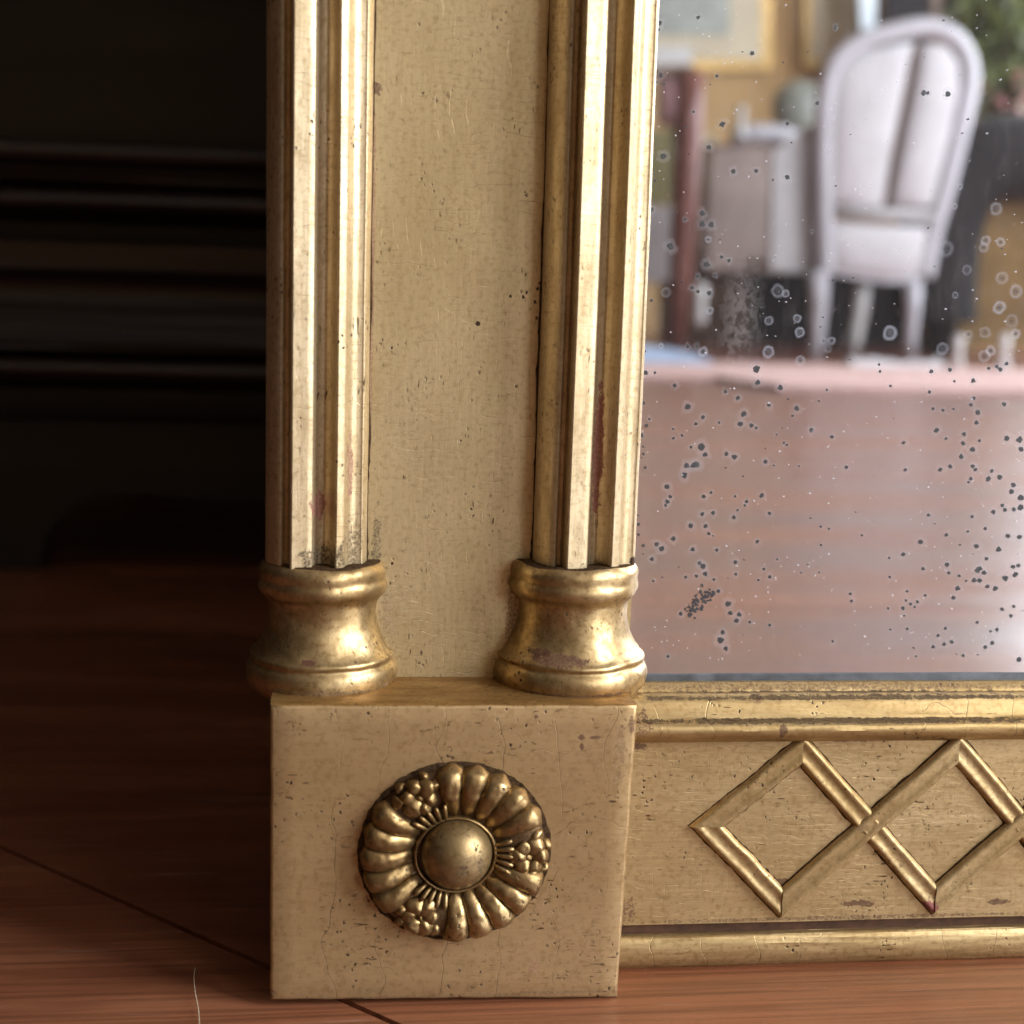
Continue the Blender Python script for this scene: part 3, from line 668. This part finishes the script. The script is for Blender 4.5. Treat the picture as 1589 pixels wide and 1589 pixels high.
cprof('upper_moulding', [(222, .012), (226, .004), (240, .0), (256, .004), (262, .012), (270, .012), (274, .006), (284, .006), (288, .012)], M_chest)
cprof('upper_bead', [(292, .014), (298, .002), (310, -.006), (326, -.004), (338, .006), (346, .016)], M_chest)
cprof('waist_board', [(350, .02), (376, .02)], M_chest2, sm=0)
cprof('lower_fillet', [(377, -.002), (380, -.006), (400, -.006), (416, -.006), (420, -.008)], M_chest, sm=0)
cprof('cove_moulding', [(421, -.004), (440, .004), (465, .004), (490, -.004), (515, -.014), (534, -.022)], M_chest, sm=2)
cprof('lower_bead', [(538, -.026), (543, -.029), (548, -.026)], M_chest, sm=1)
cprof('torus_moulding', [(553, -.018), (558, -.026), (575, -.034), (592, -.028), (602, -.018)], M_chest, sm=2)
cprof('base_fillet', [(606, -.012), (640, -.012), (652, -.010)], M_chest2, sm=0)
# carcass above and plinth with shaped foot
g = G(); g.box((CX0, YC + .02, cz(221, .02)), (CX1, YC + .5, 1.9)); obj('carcass', [p - CO for p in g.v], g.f, M_chest2, chest, smooth=False)
zt_ = cz(655, -.008); ft = [at_y(x, y, YC - .008) for x, y in ((62, 884), (64, 862), (72, 835), (88, 808), (112, 786), (142, 772), (178, 766), (215, 764), (260, 770), (330, 776), (420, 778), (520, 776))]
ft[0].z = 0
def prism(pts, y0, y1, off=Vector((0, 0, 0))):
    n = len(pts); g = G(); g.add([Vector((p.x, y0, p.z)) - off for p in pts] + [Vector((p.x, y1, p.z)) - off for p in pts],
        [tuple(range(n)), tuple(range(2 * n - 1, n - 1, -1))] + [(i, (i + 1) % n, n + (i + 1) % n, n + i) for i in range(n)]); return g
P = [Vector((CX0, 0, 0))] + ft + [Vector((.62, 0, ft[-1].z)), Vector((.66, 0, 0)), Vector((CX1, 0, 0)), Vector((CX1, 0, zt_)), Vector((CX0, 0, zt_))]
g = prism(P, YC - .008, YC + .014, CO); obj('bracket_foot', g.v, g.f, M_chest2, chest, smooth=False)

# ------------------------------------------------------------------ the room seen in the glass (real objects standing on the camera's side)
def VR(px, py, D):
    p = at_y(px, py, YG + D); return Vector((p.x, YG - D, p.z))
def VF(px, py):                       # a point of the floor seen in the glass
    p = at_z(px, py, 0); return Vector((p.x, 2 * YG - p.y, 0))
def DF(py): return at_z(1300, py, 0).y - YG
def plate(name, pts, D, th, mat, root, **kw):          # a board of real thickness at distance D from the glass
    q = [VR(x, y, D) for x, y in pts]; o = root.location if root else Vector((0, 0, 0))
    g = prism(q, YG - D, YG - D - th, o); return obj(name, g.v, g.f, mat, root, smooth=False)
def pillow(name, pts, D, th, mat, root):
    q = [VR(x, y, D) for x, y in pts]; o = root.location
    c = sum(q, Vector()) / len(q); rows = []
    for s, h in ((.0, 1), (.5, .93), (.8, .7), (.95, .35), (1.0, 0), (.95, -.35), (.5, -.6), (.0, -.6)):
        rows.append([c.lerp(p, max(s, 1e-4)) + Vector((0, th * h, 0)) - o for p in q])
    g = G(); g.grid(rows, closed=True); return obj(name, g.v, g.f, mat, root)
def rod(name, pts, D, rad, mat, root, n=10):
    q = [VR(p[0], p[1], D + (p[2] if len(p) > 2 else 0)) for p in pts]; g = G(); o = root.location
    g.tube([p - o for p in q], rad, n); return obj(name, g.v, g.f, mat, root)
def cat(pts, n=6):
    out = []
    P = [pts[0]] + list(pts) + [pts[-1]]
    for i in range(1, len(P) - 2):
        for j in range(n):
            t = j / n; p0, p1, p2, p3 = [Vector(P[i + d]) for d in (-1, 0, 1, 2)]
            out.append(tuple(.5 * (2 * p1 + (p2 - p0) * t + (2 * p0 - 5 * p1 + 4 * p2 - p3) * t * t + (3 * p1 - p0 - 3 * p2 + p3) * t ** 3)))
    out.append(tuple(pts[-1])); return out
M_wht = simple('painted_white', (.58, .58, .62), .45, 0, .08, 12)
M_lin = simple('white_linen', (.69, .69, .71), .9, 0, .07, 9)
M_gry = simple('grey_paint', (.50, .50, .50), .5, 0, .1, 12)
M_ochre = simple('ochre_wall', (.58, .38, .17), .8, 0, .15, 2)
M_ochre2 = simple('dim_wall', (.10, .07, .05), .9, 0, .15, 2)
M_mauve = simple('mauve_cloth', (.48, .39, .35), .9, 0, .15, 8)
M_cream = simple('cream_mat', (.72, .64, .46), .8, 0, .1, 6)
M_gold = simple('picture_gold', (.55, .36, .13), .4, .6, .2, 20)
M_red = simple('mahogany', (.20, .07, .05), .35, 0, .25, 14)
M_rug = simple('pink_rug', (.60, .40, .36), .95, 0, .15, 30)
M_black = simple('black_wood_and_shade', (.010, .008, .009), .85, 0, .2, 12)
M_olive = simple('olive_drape', (.22, .14, .055), .9, 0, .3, 10)
M_blue = simple('blue_cloth', (.33, .43, .58), .9, 0, .15, 20)
M_leaf = simple('leaf_green', (.17, .21, .06), .7, 0, .5, 40)
M_leaf2 = simple('leaf_dark', (.07, .08, .03), .7, 0, .5, 40)
M_pink = simple('pink_petals', (.62, .30, .30), .8, 0, .2, 40)
M_china = simple('white_china', (.72, .72, .70), .25, 0, .05, 20)
M_glob = simple('grey_green_china', (.36, .39, .34), .35, 0, .3, 14)
M_brown = simple('brown_cupboard', (.14, .08, .045), .5, 0, .2, 10)
DW = 5.7
def plain(name, a, b, mat):
    g = G(); g.box(a, b); o = g.make(name, mat, None, smooth=False); o['kind'] = 'structure'; return o
plain('room_wall', (-6, YG - DW - .2, -.02), (6, YG - DW, 2.9), M_ochre)
plain_o = plain_back.make('back_wall', M_ochre2, None, smooth=False); plain_o['kind'] = 'structure'
plain('ceiling', (-6, -6.2, 2.9), (6, 3, 3.0), simple('ceiling_paint', (.55, .50, .42), .9))
# armchair seen from behind
DCH = DF(556)
f0 = VF(1340, 556)
ch = thing('white_armchair', 'white armchair with tall rounded back and dark slit down its cover in the glass', 'armchair', (f0.x, f0.y, 0))
out = cat([(1281, 425), (1278, 330), (1277, 230), (1281, 150), (1296, 98), (1335, 66), (1385, 50), (1440, 42), (1480, 58), (1502, 95), (1503, 140), (1488, 210), (1468, 290), (1448, 360), (1434, 430)])
rod('back_frame', out, DCH, .026, M_wht, ch, 12)
L_ = [(1290, 322), (1287, 200), (1292, 130), (1306, 100), (1340, 78), (1390, 68), (1418, 66), (1412, 90), (1396, 170), (1380, 250), (1370, 322)]
R_ = [(1382, 322), (1394, 250), (1410, 170), (1426, 92), (1432, 64), (1470, 72), (1488, 98), (1488, 140), (1474, 210), (1456, 280), (1446, 322)]
plate('back_board', [(1296, 322), (1292, 200), (1300, 110), (1340, 84), (1440, 64), (1486, 98), (1486, 145), (1455, 290), (1446, 322)], DCH + .012, .02, M_brown, ch)
pillow('back_cover', L_, DCH, .03, M_lin, ch); pillow('back_cover', R_, DCH, .03, M_lin, ch)
rod('back_rail', [(1283, 326), (1360, 332), (1450, 336)], DCH, .018, M_gry, ch)
pillow('lower_cover', [(1290, 342), (1370, 350), (1440, 352), (1434, 428), (1370, 434), (1290, 422)], DCH, .03, M_lin, ch)
plate('seat_rail', [(1278, 418), (1300, 426), (1340, 434), (1385, 440), (1434, 436), (1434, 424), (1278, 408)], DCH - .01, .05, M_wht, ch)
rod('leg', [(1270, 420), (1271, 470), (1268, 520), (1264, 556)], DCH, [.032, .026, .02, .018], M_wht, ch)
rod('leg', [(1417, 434), (1416, 480), (1413, 520), (1412, 556)], DCH, [.026, .022, .018, .016], M_wht, ch)
D2 = DF(566) - DCH if DF(566) > DCH else .45
rod('leg', [(1338, 440), (1334, 480), (1328, 520), (1322, 550)], DCH + .4, [.03, .026, .022, .018], M_china, ch)
plate('seat', [(1226, 412), (1430, 430), (1430, 418), (1226, 400)], DCH + .05, .5, M_gry, ch)
plate('side_panel', [(1200, 236), (1250, 200), (1280, 186), (1284, 428), (1196, 418)], DCH + .03, .03, M_gry, ch)
# skirted side table with lamp base, globe and candlestick
DT = DCH + .75
tb = thing('skirted_table', 'mauve skirted side table left of the white armchair in the glass', 'table', (VR(1180, 420, DT).x, YG - DT - .25, 0))
plate('skirt', [(1104, 222), (1250, 222), (1256, 424), (1100, 420)], DT, .5, M_mauve, tb)
rod('table_top', [(1136, 212), (1170, 206), (1210, 208), (1250, 222)], DT - .02, .03, M_wht, tb)
plate('under_chair_shade', [(1100, 405), (1440, 405), (1440, 556), (1150, 550)], DCH + .95, .03, M_black, tb)  # black board standing in for the shade under the armchair
def thing_plate(name, label, ctg, pts, D, th, mat, drop=None):
    q = [VR(x, y, D) for x, y in pts]; c = sum(q, Vector()) / len(q); c.z = min(p.z for p in q)
    g = prism(q, YG - D, YG - D - th); o = obj(name, g.v, g.f, mat, None, smooth=False, origin=c); o['label'] = label; o['category'] = ctg; return o
def solid(name, label, ctg, prof, px, D, mat, group=None):
    c = VR(px, prof[-1][1], D); g = G()
    pts = []
    for hw, py in prof:
        p = VR(px, py, D); e = abs(VR(px + hw, py, D).x - p.x); pts.append((max(e, 1e-4), p.z))
    g.lathe(pts, (c.x, c.y, 0), 24)
    o = obj(name, g.v, g.f, mat, None, origin=c); o['label'] = label; o['category'] = ctg
    if group: o['group'] = group
    return o
solid('candlestick', 'small white candlestick on the skirted side table in the glass', 'candlestick', [(1, 163), (7, 166), (5, 185), (9, 212), (10, 214)], 1148, DT - .1, M_china)
solid('ginger_jar', 'round grey green jar on the skirted table behind the armchair in the glass', 'jar', [(8, 124), (20, 128), (38, 145), (42, 168), (36, 192), (22, 206)], 1238, DT + .3, M_glob)
thing_plate('wooden_box', 'brown wooden box low between the mahogany chair and the skirted table in the glass', 'box', [(1052, 395), (1160, 400), (1165, 556), (1050, 550)], DT + .1, .3, M_brown)
# red upholstered chair at the far left
DR = DCH + .2
rc = thing('red_chair', 'mahogany side chair with pinkish back pad in the glass beside the gilt column', 'chair', (VR(1060, 530, DR).x, YG - DR, 0))
rod('leg', [(1070, 112), (1067, 200), (1062, 320), (1056, 430), (1048, 540)], DR, [.045, .045, .04, .035, .03], M_red, rc)
pillow('back_pad', [(1020, 116), (1064, 112), (1062, 200), (1022, 196)], DR + .02, .04, simple('faded_pink_pad', (.42, .25, .25), .9), rc)
plate('top_rail', [(1014, 106), (1078, 102), (1078, 114), (1014, 118)], DR - .01, .05, M_brown, rc)
thing_plate('storage_box', 'white box standing behind the mahogany chair in the glass', 'box', [(990, 322), (1052, 318), (1050, 436), (990, 440)], DR + .5, .25, M_lin)
thing_plate('cushion', 'dull yellow green cushion behind the mahogany chair in the glass', 'cushion', [(985, 205), (1052, 200), (1055, 312), (985, 316)], DR + .55, .2, simple('yellow_green_cushion', (.33, .31, .14), .9))
thing_plate('curtain', 'pale cream curtain hanging between the mahogany chair and the skirted table in the glass', 'curtain', [(1082, 215), (1112, 205), (1104, 300), (1088, 330)], DR + .7, .06, M_cream)
solid('white_vase', 'tall bluish white vase on the floor left of the skirted table in the glass', 'vase', [(10, 440), (12, 446), (9, 470), (12, 495), (4, 508)], 1084, DCH - .1, M_china)
g = G(); c0 = VF(1035, 566)
rows = []
for i in range(8):
    t = i / 7
    rows.append([Vector((c0.x - .45 + .58 * (j / 14), c0.y - .12 + .3 * t, .001 + (.07 * math.sin(math.pi * t) ** .7 * (1 - (j / 14) ** 3) + .02 * noise.noise((j * .6, t * 4, 0)) * math.sin(math.pi * t)))) for j in range(15)])
g.grid(rows); o = g.make('blue_cloth', M_blue, None, origin=c0); o['label'] = 'crumpled pale blue cloth lying on the floor past the rug in the glass'; o['category'] = 'cloth'
# pictures on the wall
def picture(label, x0, y0, x1, y1, D, inner=True, fw=16):
    r = thing('framed_picture', label, 'picture', tuple(VR((x0 + x1) / 2, y1, D)))
    plate('frame', [(x0, y0), (x1, y0), (x1, y1), (x0, y1)], D, .03, M_gold, r)
    plate('mount', [(x0 + fw, y0 + fw), (x1 - fw, y0 + fw), (x1 - fw, y1 - fw), (x0 + fw, y1 - fw)], D - .012, .006, M_cream, r)
    if inner: plate('print', [(x0 + fw + 60, y0 + fw + 40), (x1 - fw - 50, y0 + fw + 40), (x1 - fw - 50, y1 - fw - 38), (x0 + fw + 60, y1 - fw - 38)], D - .018, .004, M_glob, r)
    return r
picture('large cream framed print on the wall above the mahogany chair in the glass', 880, -260, 1198, 108, DW - .05)
picture('narrow framed print on the wall left of the armchair top in the glass', 1248, -220, 1340, 104, DW - .05, False, 12)
thing_plate('paper_stack', 'pale bluish box on the cupboard below the large framed print in the glass', 'box', [(1000, 72), (1074, 72), (1074, 100), (1000, 102)], DW - .6, .2, M_china)
thing_plate('window_pane', 'small bright pale blue glass panel above the armchair in the glass', 'panel', [(1333, -60), (1362, -60), (1358, 44), (1336, 46)], DW - .3, .03, simple('pale_blue_glass', (.75, .85, .95), .3))
cb = thing('dark_cupboard', 'dark brown cupboard against the far wall behind the armchair top in the glass', 'cupboard', (VR(1430, 300, DW - .3).x, YG - DW + .1, 0))
plate('carcass', [(1366, -200), (1520, -200), (1520, 330), (1366, 330)], DW - .28, .25, M_brown, cb)
plate('door', [(1376, -190), (1440, -190), (1440, 300), (1376, 300)], DW - .30, .018, M_black, cb); plate('door', [(1446, -190), (1512, -190), (1512, 300), (1446, 300)], DW - .30, .018, M_brown, cb)
# round dark table with drape at the right
DB = DCH + .35
bt = thing('black_armchair', 'black round-backed chair with brown drape, right of the white armchair in the glass', 'chair', (VR(1540, 500, DB).x, YG - DB, 0))
rod('curved_back', cat([(1448, 500), (1452, 400), (1472, 310), (1510, 262), (1560, 246), (1610, 244), (1700, 256), (1760, 300)]), DB, .13, M_black, bt, 12)
rod('leg', [(1448, 420), (1456, 480), (1470, 556)], DB, .05, M_black, bt)
plate('drape', [(1478, 330), (1500, 300), (1560, 290), (1640, 290), (1640, 545), (1482, 540)], DB + .06, .3, M_olive, bt)
plate('shadow_board', [(1420, 330), (1500, 300), (1500, 550), (1424, 548)], DB + .4, .03, M_black, bt)
solid('table_foot', 'white turned foot just right of the armchair legs in the glass', 'furniture foot', [(3, 520), (8, 524), (7, 545), (10, 566), (11, 574)], 1484, DF(574), M_china)
solid('table_foot', 'white turned foot at the right edge of the glass in the glass', 'furniture foot', [(3, 518), (8, 522), (7, 545), (10, 566), (11, 574)], 1556, DF(574), M_china)
g = G(); c0 = VF(1380, 572); rr = 0
rows = []
for i in range(5):
    t = i / 4; rows.append([Vector((c0.x - .11 + .24 * j / 10, c0.y - .05 + .1 * t, .003 + .018 * math.sin(math.pi * t) * (1 + noise.noise((j, t, 4))))) for j in range(11)])
g.grid(rows); o = g.make('crumpled_paper', M_lin, None, origin=c0); o['label'] = 'crumpled white paper on the floor by the armchair legs in the glass'; o['category'] = 'paper'
# flowers
DFL = DCH + 1.0
fl = thing('flower_arrangement', 'green leaves with pink flowers behind the armchair at upper right in the glass', 'flowers', tuple(VR(1560, 190, DFL)))
def leaves(name, mat, n, x0, y0, x1, y1, s, seed, dd=.35):
    r = random.Random(seed); g = G()
    for i in range(n):
        p = VR(r.uniform(x0, x1), r.uniform(y0, y1), DFL + r.uniform(-dd, dd)) - fl.location
        a = Vector((r.gauss(0, 1), r.gauss(0, 1), r.gauss(0, 1))).normalized(); b = a.cross(Vector((r.gauss(0, 1), r.gauss(0, 1), r.gauss(0, 1)))).normalized()
        g.add([p - a * s, p + b * s * .4, p + a * s, p - b * s * .4], [(0, 1, 2, 3)])
    o = obj(name, g.v, g.f, mat, fl); o['kind'] = 'stuff'; return o
leaves('foliage', M_leaf, 420, 1480, -60, 1640, 120, .06, 1); leaves('dark_foliage', M_leaf2, 260, 1470, -60, 1640, 190, .06, 2)
leaves('pink_blossoms', M_pink, 110, 1548, 112, 1600, 165, .04, 3, .1)
g = G(); c = VR(1556, 200, DFL); 
solid('flower_vase', 'brown vase under the pink flowers in the glass', 'vase', [(26, 160), (22, 166), (34, 190), (30, 215)], 1560, DFL, M_brown)
# rug
ya, yb = VF(1300, 574).y, VF(1300, 609).y
xa, xb = VF(1010, 590).x - .8, VF(1589, 590).x + 2.0
g = G(); N = 60; rows = []
top, bot = [], []
for i in range(N + 1):
    x = xa + (xb - xa) * i / N
    w1 = .03 * noise.noise((x * 3, 0, 0)); w2 = .03 * noise.noise((x * 2.5, 4, 0)) - (.22 if x < VF(1150, 600).x else 0)
    rows.append([Vector((x, ya + w1, .001)), Vector((x, ya + w1, .012)), Vector((x, (ya + yb) / 2, .013 + .002 * noise.noise((x * 9, 1, 1)))), Vector((x, yb + w2, .012)), Vector((x, yb + w2, .001))])
g.grid(rows); o = g.make('pink_rug', M_rug, None, smooth=False, origin=((xa + xb) / 2, (ya + yb) / 2, 0)); o['label'] = 'pale pink runner rug across the wood floor in front of the chairs in the glass'; o['category'] = 'rug'

# a stray hair and scuffs on the floor at the left
g = G(); hp = [at_z(x, y, .0006) for x, y in cat([(303, 1500), (301, 1520), (303, 1545), (308, 1570), (310, 1600)])]
for i, p in enumerate(hp): p.z = .0003 + .0012 * math.sin(i / (len(hp) - 1) * math.pi)
g.tube([Vector(p) for p in hp], (.00007), 5); o = g.make('stray_hair', M_cream, None, origin=tuple(hp[0])); o['label'] = 'fine pale stray hair lying on the wood floor left of the gilded corner block'; o['category'] = 'hair'
